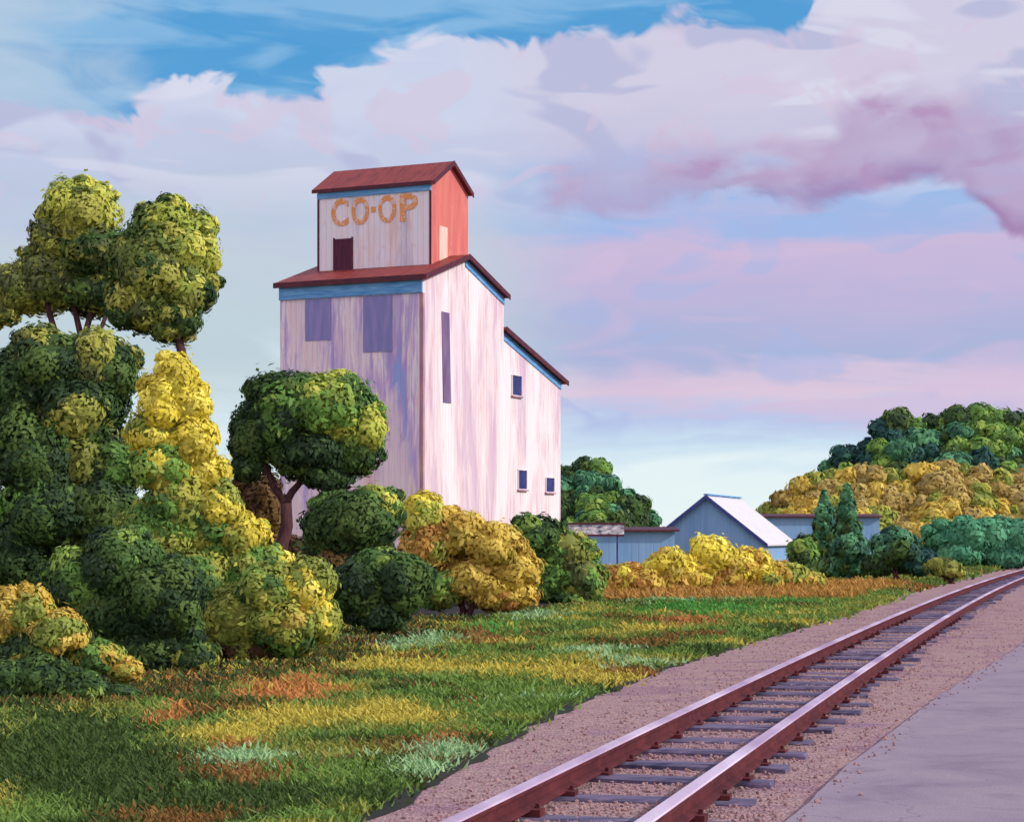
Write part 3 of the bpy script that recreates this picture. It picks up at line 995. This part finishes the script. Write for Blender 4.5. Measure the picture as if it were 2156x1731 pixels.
def plant(name, Y, lobes, label, cat, group=None, trunks=(), px_leaf=7.6, cover=1.5, base=None, part='crown', dep=1.0, stem=True):
    """lobes given as (x, y, rx, ry, palette[, depth offset]) measured on the photo at distance Y"""
    SEED[0] += 1
    xs_ = [l[0] for l in lobes]
    bx = base if base is not None else sum(xs_) / len(xs_)
    e = empty(name, (gx(bx, Y), Y, 0))
    tag(e, label, cat, group)
    g = random.Random(SEED[0])
    L = []
    extra_l = []
    for l in lobes:
        if min(l[2], l[3]) > 32:                     # small side sprays break the rounded outline
            for _ in range(2):
                a_ = g.uniform(-.3, math.pi + .3)
                k_ = g.uniform(.26, .4)
                extra_l.append((l[0] + math.cos(a_) * l[2] * .86, l[1] - math.sin(a_) * l[3] * .86, l[2] * k_, l[3] * k_ * .85, l[4]))
    lobes = list(lobes) + extra_l
    for l in lobes:
        x, y, rx, ry, pal = l[:5]
        dy = l[5] if len(l) > 5 else g.uniform(-.25, .25) * rx / F * Y
        Yl = Y + dy
        L.append(((gx(x, Yl) - e.location.x, dy, gz(y, Yl)), (rx / F * Y, dep * .9 * (rx + ry) / 2 / F * Y, ry / F * Y), pal))
    q, c, ex = crown(L, px_leaf / F * Y, SEED[0], cover)
    # keep leaves above the ground
    zm = q[:, :, 2].min(1)
    k_ = zm > .01
    q, c = q[k_], c[k_]
    quads_mesh(part, q, c, M['leaf'], e, ex)
    for (ev, ef, ec) in ex:
        ev[:, 2] = np.maximum(ev[:, 2], .0)
    if trunks:
        mb = MB()
        for i, tr in enumerate(trunks):
            (x0, y0_), (x1, y1_), r0, r1 = tr
            z0_ = 0.0 if y0_ is None else gz(y0_, Y)
            limb(mb, (gx(x0, Y) - e.location.x, 0, z0_), (gx(x1, Y) - e.location.x, (i % 3 - 1) * .2, gz(y1_, Y)), r0, r1, SEED[0] * 7 + i)
        mb.build('trunk', M['bark'], e, smooth=True)
    elif stem:
        mb = MB()
        for i in range(4):
            t_ = L[g.randrange(len(L))][0]
            limb(mb, (g.uniform(-.2, .2), g.uniform(-.1, .2), 0), (t_[0] * .8, t_[1], max(.3, t_[2] * .9)), .05 + .0006 * Y, .02, SEED[0] * 5 + i)
        mb.build('stem', M['bark'], e, smooth=True)
    return e


TREES = 'trees and shrubs along the bank'
plant('tree', 64, [(165, 452, 78, 72, ['olive', 'lime']), (112, 505, 52, 55, 'olive'), (205, 415, 38, 36, 'lime'), (205, 530, 78, 60, ['olive', 'dark']),
                   (110, 590, 88, 72, 'olive'), (210, 610, 85, 58, ['olive', 'dark']), (40, 610, 60, 60, 'olive'), (0, 640, 50, 55, 'olive')],
      'tall olive green tree with bare stems showing, top left behind the dark tree', 'tree', TREES,
      trunks=[((120, None), (95, 620), .2, .08), ((140, None), (150, 620), .2, .08), ((170, None), (200, 620), .2, .08), ((165, None), (235, 640), .16, .06)], base=150)
plant('tree', 60, [(355, 510, 95, 88, ['olive', 'lime', 'dark']), (400, 530, 58, 85, 'lime'), (320, 570, 85, 80, ['dark', 'olive']), (395, 610, 62, 60, ['olive', 'lime', 'dark']),
                   (290, 640, 70, 60, ['dark', 'olive']), (370, 665, 58, 58, ['olive', 'dark']), (270, 545, 40, 50, 'olive')],
      'tall round olive green tree above the yellow tree apex, right of the top left tree', 'tree', TREES,
      trunks=[((360, None), (372, 690), .22, .12), ((372, 720), (320, 600), .1, .04), ((372, 720), (410, 600), .1, .04)], base=360)
plant('tree', 46, [(110, 770, 95, 82, ['olive', 'dark']), (215, 775, 78, 80, ['olive', 'dark']), (40, 830, 75, 100, 'dark'), (170, 870, 95, 90, ['dark', 'dark', 'olive']),
                   (70, 960, 100, 100, 'dark'), (190, 970, 70, 75, ['dark', 'olive']), (110, 1070, 110, 100, ['dark', 'green']), (225, 1080, 75, 80, 'dark'), (30, 1160, 80, 90, 'dark'), (240, 985, 60, 70, ['dark', 'green']), (265, 1160, 70, 70, ['dark', 'green']), (110, 1250, 110, 80, 'dark')],
      'big dark green tree at the left edge, left of the yellow tree', 'tree', TREES,
      trunks=[((130, None), (120, 900), .25, .1), ((150, None), (215, 880), .2, .08), ((200, 1060), (232, 960), .07, .04)], base=140)
plant('tree', 42, [(366, 792, 44, 52, 'yellow'), (340, 845, 52, 55, 'yellow'), (398, 858, 48, 55, 'yellow'), (330, 915, 62, 58, ['yellow', 'yolive']), (408, 935, 50, 58, 'yellow'),
                   (345, 990, 72, 62, ['yolive', 'green', 'yellow']), (435, 1000, 45, 52, 'yellow'), (380, 1060, 80, 70, ['green', 'yolive']), (462, 1065, 52, 50, ['yellow', 'yolive']),
                   (330, 1130, 88, 74, ['green', 'green', 'yolive']), (430, 1120, 84, 72, ['green', 'green', 'yolive']), (510, 1130, 52, 50, ['yellow', 'yolive']), (420, 1220, 90, 75, ['green', 'yolive']), (520, 1200, 55, 60, ['yolive', 'green']), (480, 1290, 80, 60, ['green', 'yolive']), (580, 1190, 36, 40, ['green', 'yellow'])],
      'tall pointed tree turning bright yellow, right of the big dark green tree', 'tree', TREES,
      trunks=[((400, None), (385, 950), .16, .05)], base=400)
plant('shrub', 39, [(640, 1235, 62, 62, ['yellow', 'yolive']), (560, 1250, 62, 60, ['green', 'yolive']), (500, 1300, 70, 65, 'yolive'), (600, 1320, 85, 58, ['yolive', 'gold', 'green']),
                    (668, 1300, 48, 52, ['yellow', 'yolive']), (520, 1360, 75, 40, ['yolive', 'brown'])],
      'yellow and light green rounded shrub in front of the yellow tree', 'shrub', TREES, part='foliage')
plant('shrub', 36.5, [(255, 1185, 85, 75, ['dark', 'green']), (345, 1255, 85, 80, 'dark'), (250, 1290, 105, 85, 'dark'), (370, 1325, 70, 65, 'dark'), (170, 1230, 80, 75, ['dark', 'green']), (300, 1370, 90, 50, 'dark'), (400, 1385, 60, 36, ['dark', 'yolive']), (170, 1370, 80, 60, 'dark')],
      'dark green shrub below the big dark tree, left of the yellow rounded shrub', 'shrub', TREES, part='foliage')
plant('shrub', 32.5, [(60, 1290, 55, 55, ['gold', 'yolive']), (125, 1335, 62, 50, ['gold', 'yolive']), (205, 1385, 62, 38, ['gold', 'yolive', 'green']), (70, 1375, 70, 48, ['yolive', 'dark']), (5, 1300, 50, 60, 'gold'), (265, 1410, 40, 26, ['gold', 'yolive'])],
      'low golden yellow shrub at the lower left edge', 'shrub', TREES, part='foliage')
plant('shrub', 30, [(95, 1430, 68, 45, 'dark'), (175, 1450, 62, 34, ['dark', 'green']), (20, 1440, 60, 50, 'dark'), (250, 1462, 45, 22, 'dark')],
      'low dark green shrub at the lower left edge in front of the golden shrub', 'shrub', TREES, part='foliage')
plant('tree', 62, [(590, 880, 92, 84, ['dark', 'green']), (690, 862, 90, 74, ['green', 'lime']), (752, 900, 62, 72, ['lime', 'green', 'green']), (532, 925, 50, 68, 'dark'),
                   (650, 955, 105, 52, 'dark'), (742, 955, 68, 48, ['dark', 'green']), (618, 830, 78, 46, ['green', 'dark']), (520, 985, 40, 30, 'dark'), (690, 1005, 55, 32, 'dark')],
      'round green tree with a forked trunk standing in front of the grain elevator', 'tree', TREES,
      trunks=[((606, None), (604, 1060), .24, .17), ((604, 1065), (555, 965), .13, .05), ((604, 1065), (640, 990), .14, .06), ((560, 1000), (570, 890), .1, .05), ((640, 1000), (690, 900), .08, .03)], base=606)
plant('shrub', 65, [(560, 1075, 46, 75, 'brown'), (525, 1040, 36, 50, 'brown'), (560, 1160, 60, 60, 'brown'), (640, 1180, 60, 50, ['brown', 'dark'])],
      'olive brown shrub behind the forked trunk of the round tree', 'shrub', TREES, part='foliage')
plant('shrub', 55, [(750, 1105, 92, 70, 'dark'), (792, 1062, 56, 42, ['green', 'lime', 'dark']), (690, 1115, 58, 56, 'dark'), (690, 1062, 42, 26, ['green', 'dark']), (725, 1180, 90, 48, ['dark', 'brown'])],
      'dark green shrub directly below the round tree, left of the golden shrub', 'shrub', TREES, part='foliage')
plant('shrub', 49, [(770, 1240, 78, 70, 'dark'), (850, 1230, 64, 62, 'dark'), (812, 1192, 66, 40, ['green', 'dark']), (800, 1290, 78, 40, 'dark')],
      'dark green rounded shrub just right of the yellow rounded shrub', 'shrub', TREES, part='foliage')
plant('shrub', 62, [(895, 1085, 54, 46, ['yellow', 'lime']), (960, 1125, 70, 55, 'gold'), (895, 1150, 58, 60, ['orange', 'yolive']), (1040, 1150, 66, 52, 'gold'), (1085, 1205, 56, 50, 'gold'),
                    (1000, 1220, 88, 50, ['gold', 'orange']), (925, 1235, 62, 50, ['yolive', 'green']), (1060, 1258, 72, 30, ['orange', 'gold'])],
      'large golden orange shrub at the foot of the grain elevator', 'shrub', TREES, part='foliage')
plant('shrub', 74, [(1128, 1130, 52, 48, ['green', 'dark']), (1188, 1168, 62, 56, ['green', 'olive']), (1228, 1220, 46, 52, ['green', 'olive']), (1160, 1222, 58, 52, ['dark', 'green']), (1108, 1180, 36, 60, 'dark'), (1210, 1258, 55, 24, ['dark', 'green'])],
      'green shrub sloping down to the right, at the right corner of the grain elevator', 'shrub', TREES, part='foliage')

HEDGE = 'yellow hedge shrubs in front of the shed'
hedge = [
    (84, [(1315, 1222, 46, 34, ['yellow', 'orange']), (1290, 1240, 34, 22, 'orange'), (1355, 1226, 36, 28, ['gold', 'orange'])], 'small yellow hedge shrub, first right of the green shrub by the elevator'),
    (86, [(1412, 1195, 46, 40, ['yellow', 'gold']), (1400, 1228, 50, 28, ['gold', 'orange']), (1375, 1205, 26, 26, 'yellow'), (1440, 1216, 40, 34, ['gold', 'yellow'])], 'yellow hedge shrub below the left eave of the gabled shed'),
    (87, [(1500, 1178, 56, 46, 'yellow'), (1470, 1212, 54, 38, ['gold', 'yellow']), (1530, 1218, 50, 36, ['gold', 'orange']), (1552, 1196, 36, 38, ['yellow', 'gold'])], 'tallest yellow hedge shrub in front of the gable of the shed'),
    (88, [(1582, 1192, 46, 40, ['yellow', 'gold']), (1605, 1222, 46, 28, ['gold', 'yolive']), (1622, 1206, 34, 28, ['gold', 'yellow'])], 'yellow hedge shrub below the right eave of the gabled shed'),
    (90, [(1655, 1212, 44, 30, ['gold', 'yolive']), (1640, 1232, 44, 18, 'orange'), (1700, 1224, 40, 20, ['yolive', 'gold'])], 'low olive yellow hedge shrub left of the pair of conifers'),
]
for Y, lb, lab in hedge:
    plant('shrub', Y, lb, lab, 'shrub', HEDGE, part='foliage')

plant('conifer', 112, [(1735, 1046, 5, 14, 'teal'), (1735, 1062, 11, 20, 'teal'), (1735, 1085, 19, 26, 'teal'), (1735, 1120, 28, 32, ['teal', 'dark']), (1736, 1160, 34, 36, ['teal', 'dark']), (1736, 1192, 36, 26, 'dark')],
      'shorter left conifer of the pair right of the sheds', 'conifer', 'pair of pointed conifers', trunks=[((1735, None), (1735, 1100), .2, .06)], base=1735)
plant('conifer', 110, [(1784, 1034, 5, 15, 'teal'), (1784, 1052, 11, 22, 'teal'), (1784, 1078, 20, 28, 'teal'), (1785, 1116, 30, 34, ['teal', 'dark']), (1788, 1158, 38, 38, ['teal', 'dark']), (1790, 1192, 40, 28, ['dark', 'teal'])],
      'taller right conifer of the pair right of the sheds', 'conifer', 'pair of pointed conifers', trunks=[((1784, None), (1784, 1100), .2, .06)], base=1784)
plant('shrub', 106, [(1692, 1165, 32, 40, ['green', 'dark']), (1700, 1195, 38, 28, 'dark')], 'small green shrub at the left foot of the conifers', 'shrub', 'shrubs by the far track', part='foliage')
plant('shrub', 106, [(1888, 1158, 52, 44, ['blueg', 'dark', 'teal']), (1925, 1182, 46, 32, ['dark', 'blueg']), (1850, 1190, 34, 24, 'dark')],
      'rounded dark blue green shrub right of the conifers', 'shrub', 'shrubs by the far track', part='foliage')
plant('shrub', 104, [(1985, 1194, 38, 20, 'olive'), (2010, 1204, 26, 12, 'olive')], 'low olive shrub beside the far track, right of the dark rounded shrub', 'shrub', 'shrubs by the far track', part='foliage')
plant('shrub', 150, [(1990, 1135, 50, 36, 'mint'), (2040, 1130, 52, 40, 'mint'), (2100, 1132, 55, 44, 'mint'), (2160, 1135, 50, 44, 'mint'), (2020, 1170, 60, 28, ['mint', 'teal']), (2110, 1172, 70, 28, 'mint')],
      'wide mint green shrub at the right edge beyond the track', 'shrub', 'shrubs by the far track', part='foliage')

# hills and far woods
def hill(x0, x1, Y, dep, prof, name='hill'):
    mb = MB()
    N, Kd = 40, 12
    for i in range(N + 1):
        px = x0 + (x1 - x0) * i / N
        zt_ = gz(float(np.interp(px, [p[0] for p in prof], [p[1] for p in prof])), Y)
        for k_ in range(Kd + 1):
            t_ = k_ / Kd
            yy = Y - dep * .5 + dep * t_
            hgt = max(0, zt_) * math.sin(math.pi * min(1, max(0, t_))) ** 1.2
            mb.v.append((gx(px, Y), yy, hgt - .3))
    for i in range(N):
        for k_ in range(Kd):
            a = i * (Kd + 1) + k_
            mb.f.append((a, a + Kd + 1, a + Kd + 2, a + 1)); mb.mi.append(0)
    return tag(mb.build(name, M['hill'], smooth=True), kind='structure')


def wood(name, Y, top, bottom, rr, pals, label, seed, dep=12, n=60, leaf=7.5):
    g = random.Random(seed)
    lobes = []
    xs_ = [p[0] for p in top]
    x = xs_[0]
    while x < xs_[-1]:
        yt = float(np.interp(x, xs_, [p[1] for p in top]))
        y = yt + rr * .75
        row = 0
        while y < bottom:
            r_ = rr * g.uniform(.75, 1.2)
            pal = pals[g.randrange(len(pals))]
            Yl = Y - row * dep * .3 + g.uniform(-1, 1)
            lobes.append(((gx(x + g.uniform(-.3, .3) * rr, Yl), Yl, gz(y + g.uniform(-.12, .12) * rr, Yl)), (r_ / F * Y, r_ / F * Y, r_ * .85 / F * Y), pal))
            y += rr * 1.0
            row += 1
        x += rr * 1.05
    q, c, ex = crown(lobes, leaf / F * Y, seed, 1.3)
    o = quads_mesh(name, q, c, M['leaf'], None, ex)
    return tag(o, label, 'wood', kind='stuff')


hill(1600, 2500, 330, 120, [(1600, 1128), (1700, 1050), (1800, 1010), (2000, 1000), (2160, 1005), (2350, 1040), (2500, 1120)])
hill(1650, 2700, 460, 160, [(1650, 1125), (1800, 985), (1900, 920), (2060, 900), (2200, 915), (2450, 980), (2700, 1120)])
wood('far_wood', 300, [(1625, 1062), (1660, 1030), (1705, 1000), (1760, 985), (1850, 984), (1900, 990), (1960, 978), (2000, 968), (2080, 985), (2140, 1002), (2230, 1010)],
     1150, 30, ['ochre', 'ochre', 'gold', 'ochre', 'yolive'], 'golden brown wooded slope below the green ridge on the right', 71)
wood('far_wood', 430, [(1755, 962), (1800, 940), (1850, 892), (1890, 868), (1940, 878), (1990, 868), (2060, 853), (2110, 872), (2160, 885), (2240, 905)],
     1030, 32, ['dark', 'green', 'blueg', 'green', 'teal'], 'green wooded ridge on the right skyline', 72)
wood('far_wood', 270, [(1150, 990), (1200, 985), (1235, 968), (1262, 970), (1285, 1005), (1335, 1040), (1372, 1080), (1388, 1105)],
     1140, 26, ['dark', 'dark', 'green', 'teal'], 'dark green wood on the skyline just right of the grain elevator', 73)
wood('far_wood', 700, [(-100, 1112), (400, 1108), (1000, 1112), (1400, 1114), (1500, 1108), (1620, 1104)],
     1140, 14, ['dark', 'blueg', 'brown'], 'low dark tree line along the far horizon', 74, leaf=7)

# ------------------------------------------------------------------ meadow grass (uncountable)
GC = {k: np.array(lin(*v)) for k, v in dict(g1=(116, 146, 66), g2=(146, 152, 68), y=(200, 184, 78), m=(158, 192, 136), o=(198, 134, 74), s=(52, 66, 38), d=(72, 94, 42), b=(146, 106, 56), v=(88, 150, 64)).items()}


def npx(X, Y, s, k_):
    return mnoise.noise(Vector((X * s, Y * s * .55, k_)))


PATCH = [  # colour patches seen in the meadow: pixel centre, half sizes, colour
    (610, 1452, 120, 34, 'o'), (345, 1510, 50, 30, 'o'), (500, 1585, 40, 18, 'o'), (1450, 1306, 70, 16, 'o'), (1020, 1340, 60, 20, 'b'), (950, 1560, 45, 16, 'o'), (1350, 1310, 40, 10, 'b'),
    (900, 1345, 60, 22, 'm'), (520, 1610, 120, 22, 'm'), (870, 1620, 60, 25, 'm'), (1430, 1262, 160, 9, 'm'), (1120, 1300, 70, 14, 'm'), (1260, 1375, 90, 12, 'm'), (1020, 1500, 120, 20, 'g1'),
    (1480, 1285, 200, 16, 'v'), (1680, 1262, 120, 14, 'v'), (1050, 1325, 70, 14, 'v'), (620, 1515, 130, 30, 'y'), (1150, 1420, 180, 30, 'y'), (800, 1400, 120, 22, 'y'), (1050, 1450, 160, 26, 'g1'),
    (1700, 1236, 240, 9, 'o'), (1400, 1252, 130, 7, 'o'), (250, 1620, 200, 40, 'd'), (200, 1545, 130, 26, 'd'), (700, 1640, 160, 35, 'g1'), (600, 1690, 200, 30, 'd'), (1130, 1482, 90, 14, 'm'), (940, 1585, 70, 18, 'm'), (1330, 1398, 90, 9, 'm'), (700, 1600, 110, 12, 'm'), (820, 1360, 70, 14, 'm'), (250, 1660, 260, 40, 'd'), (90, 1600, 330, 95, 'd'), (345, 1510, 50, 26, 'o'), (620, 1515, 130, 26, 'y'), (520, 1610, 120, 20, 'm'), (1150, 1490, 140, 22, 'g1'), (1300, 1440, 120, 16, 'y'), (380, 1700, 260, 30, 'd'), (700, 1590, 150, 22, 'g2'), (130, 1510, 130, 28, 'd'),
]


def grass_col(X, Y, g):
    # measured patches, softened with noise
    px = CX + X / Y * F; py = HY + CAMH / Y * F
    wx = px + 46 * npx(X, Y, .9, 3.1) + 20 * npx(X, Y, 3.0, 6.1); wy = py + 14 * npx(X, Y, .9, 8.4)
    best = None
    for (a, b, ra, rb, c) in PATCH:
        d2 = ((wx - a) / ra) ** 2 + ((wy - b) / rb) ** 2
        if d2 < 1 and g.random() < 1.1 - d2 * .85:
            best = c
    if best is None:
        n_ = npx(X, Y, .45, 1.7) + .5 * npx(X, Y, 1.6, 5.5)
        best = 'y' if n_ > .34 else 'g2' if n_ > .05 else 'g1' if n_ > -.22 else 'd' if n_ > -.42 else 'b'
    return GC[best]


g = np.random.default_rng(77)
NB = 120000
QV, QC = [], []
cnt = 0
# clumps first, blades round them
NCL = 22000
Yc = 14.5 * (160 / 14.5) ** (g.random(NCL) ** 1.25)
for Y in Yc:
    xr = interp(BAL, Y) - .30
    xl = max(-CX / F * Y * 1.12, -Y * .27)
    if Y > 80: xl = max(xl, 2.0)
    if 30 < Y < 79: xl = max(xl, interp(BASE, Y) - (.55 if Y < 44 else .1) + .35 * wob(Y, 1.1, 9))
    if Y >= 79: xr -= .3
    if xr <= xl: continue
    u = g.random()
    X = xl + (xr - xl) * u
    if g.random() < .10: X = xr - abs(g.normal(0, .12))
    base = grass_col(X, Y, g)
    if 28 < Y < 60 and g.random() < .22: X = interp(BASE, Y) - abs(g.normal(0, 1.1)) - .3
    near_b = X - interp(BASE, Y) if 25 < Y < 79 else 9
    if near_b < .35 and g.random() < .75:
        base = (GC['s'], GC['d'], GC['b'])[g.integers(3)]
    nb = 8
    rad = .05 + .0035 * Y
    rust = 76 < Y < 100 and interp(BAL, Y) - X > 1.5 and g.random() < .8
    if rust: base = (GC['o'] * .75 + GC['y'] * .25) * g.uniform(.75, 1.05)
    hgt = (1.9 if rust else 1.0) * (.045 + .0013 * Y) * g.uniform(.6, 1.5)
    ang = g.uniform(0, 2 * np.pi, nb)
    bx = X + g.normal(0, rad, nb); by = Y + g.normal(0, rad * 1.3, nb)
    lean = g.normal(0, .8, (nb, 2)) + (-.15, 0)
    wd = (.008 + .0007 * Y) * g.uniform(.7, 1.4, nb)
    h = hgt * g.uniform(.6, 1.25, nb)
    dx = np.cos(ang) * wd; dy = np.sin(ang) * wd
    p0 = np.stack([bx - dx, by - dy, np.zeros(nb)], 1); p1 = np.stack([bx + dx, by + dy, np.zeros(nb)], 1)
    tip = np.stack([bx + lean[:, 0] * h, by + lean[:, 1] * h, h], 1)
    t2 = tip + np.stack([dx, dy, np.zeros(nb)], 1) * .35
    QV.append(np.stack([p0, p1, t2, tip], 1))
    QC.append(base * g.uniform(.75, 1.2, (nb, 1)))
o = quads_mesh('grass', np.vstack(QV), np.vstack(QC), M['grass'])
tag(o, 'meadow grass in green, yellow, mint and rust patches between the track and the shrubs', 'grass', kind='stuff')
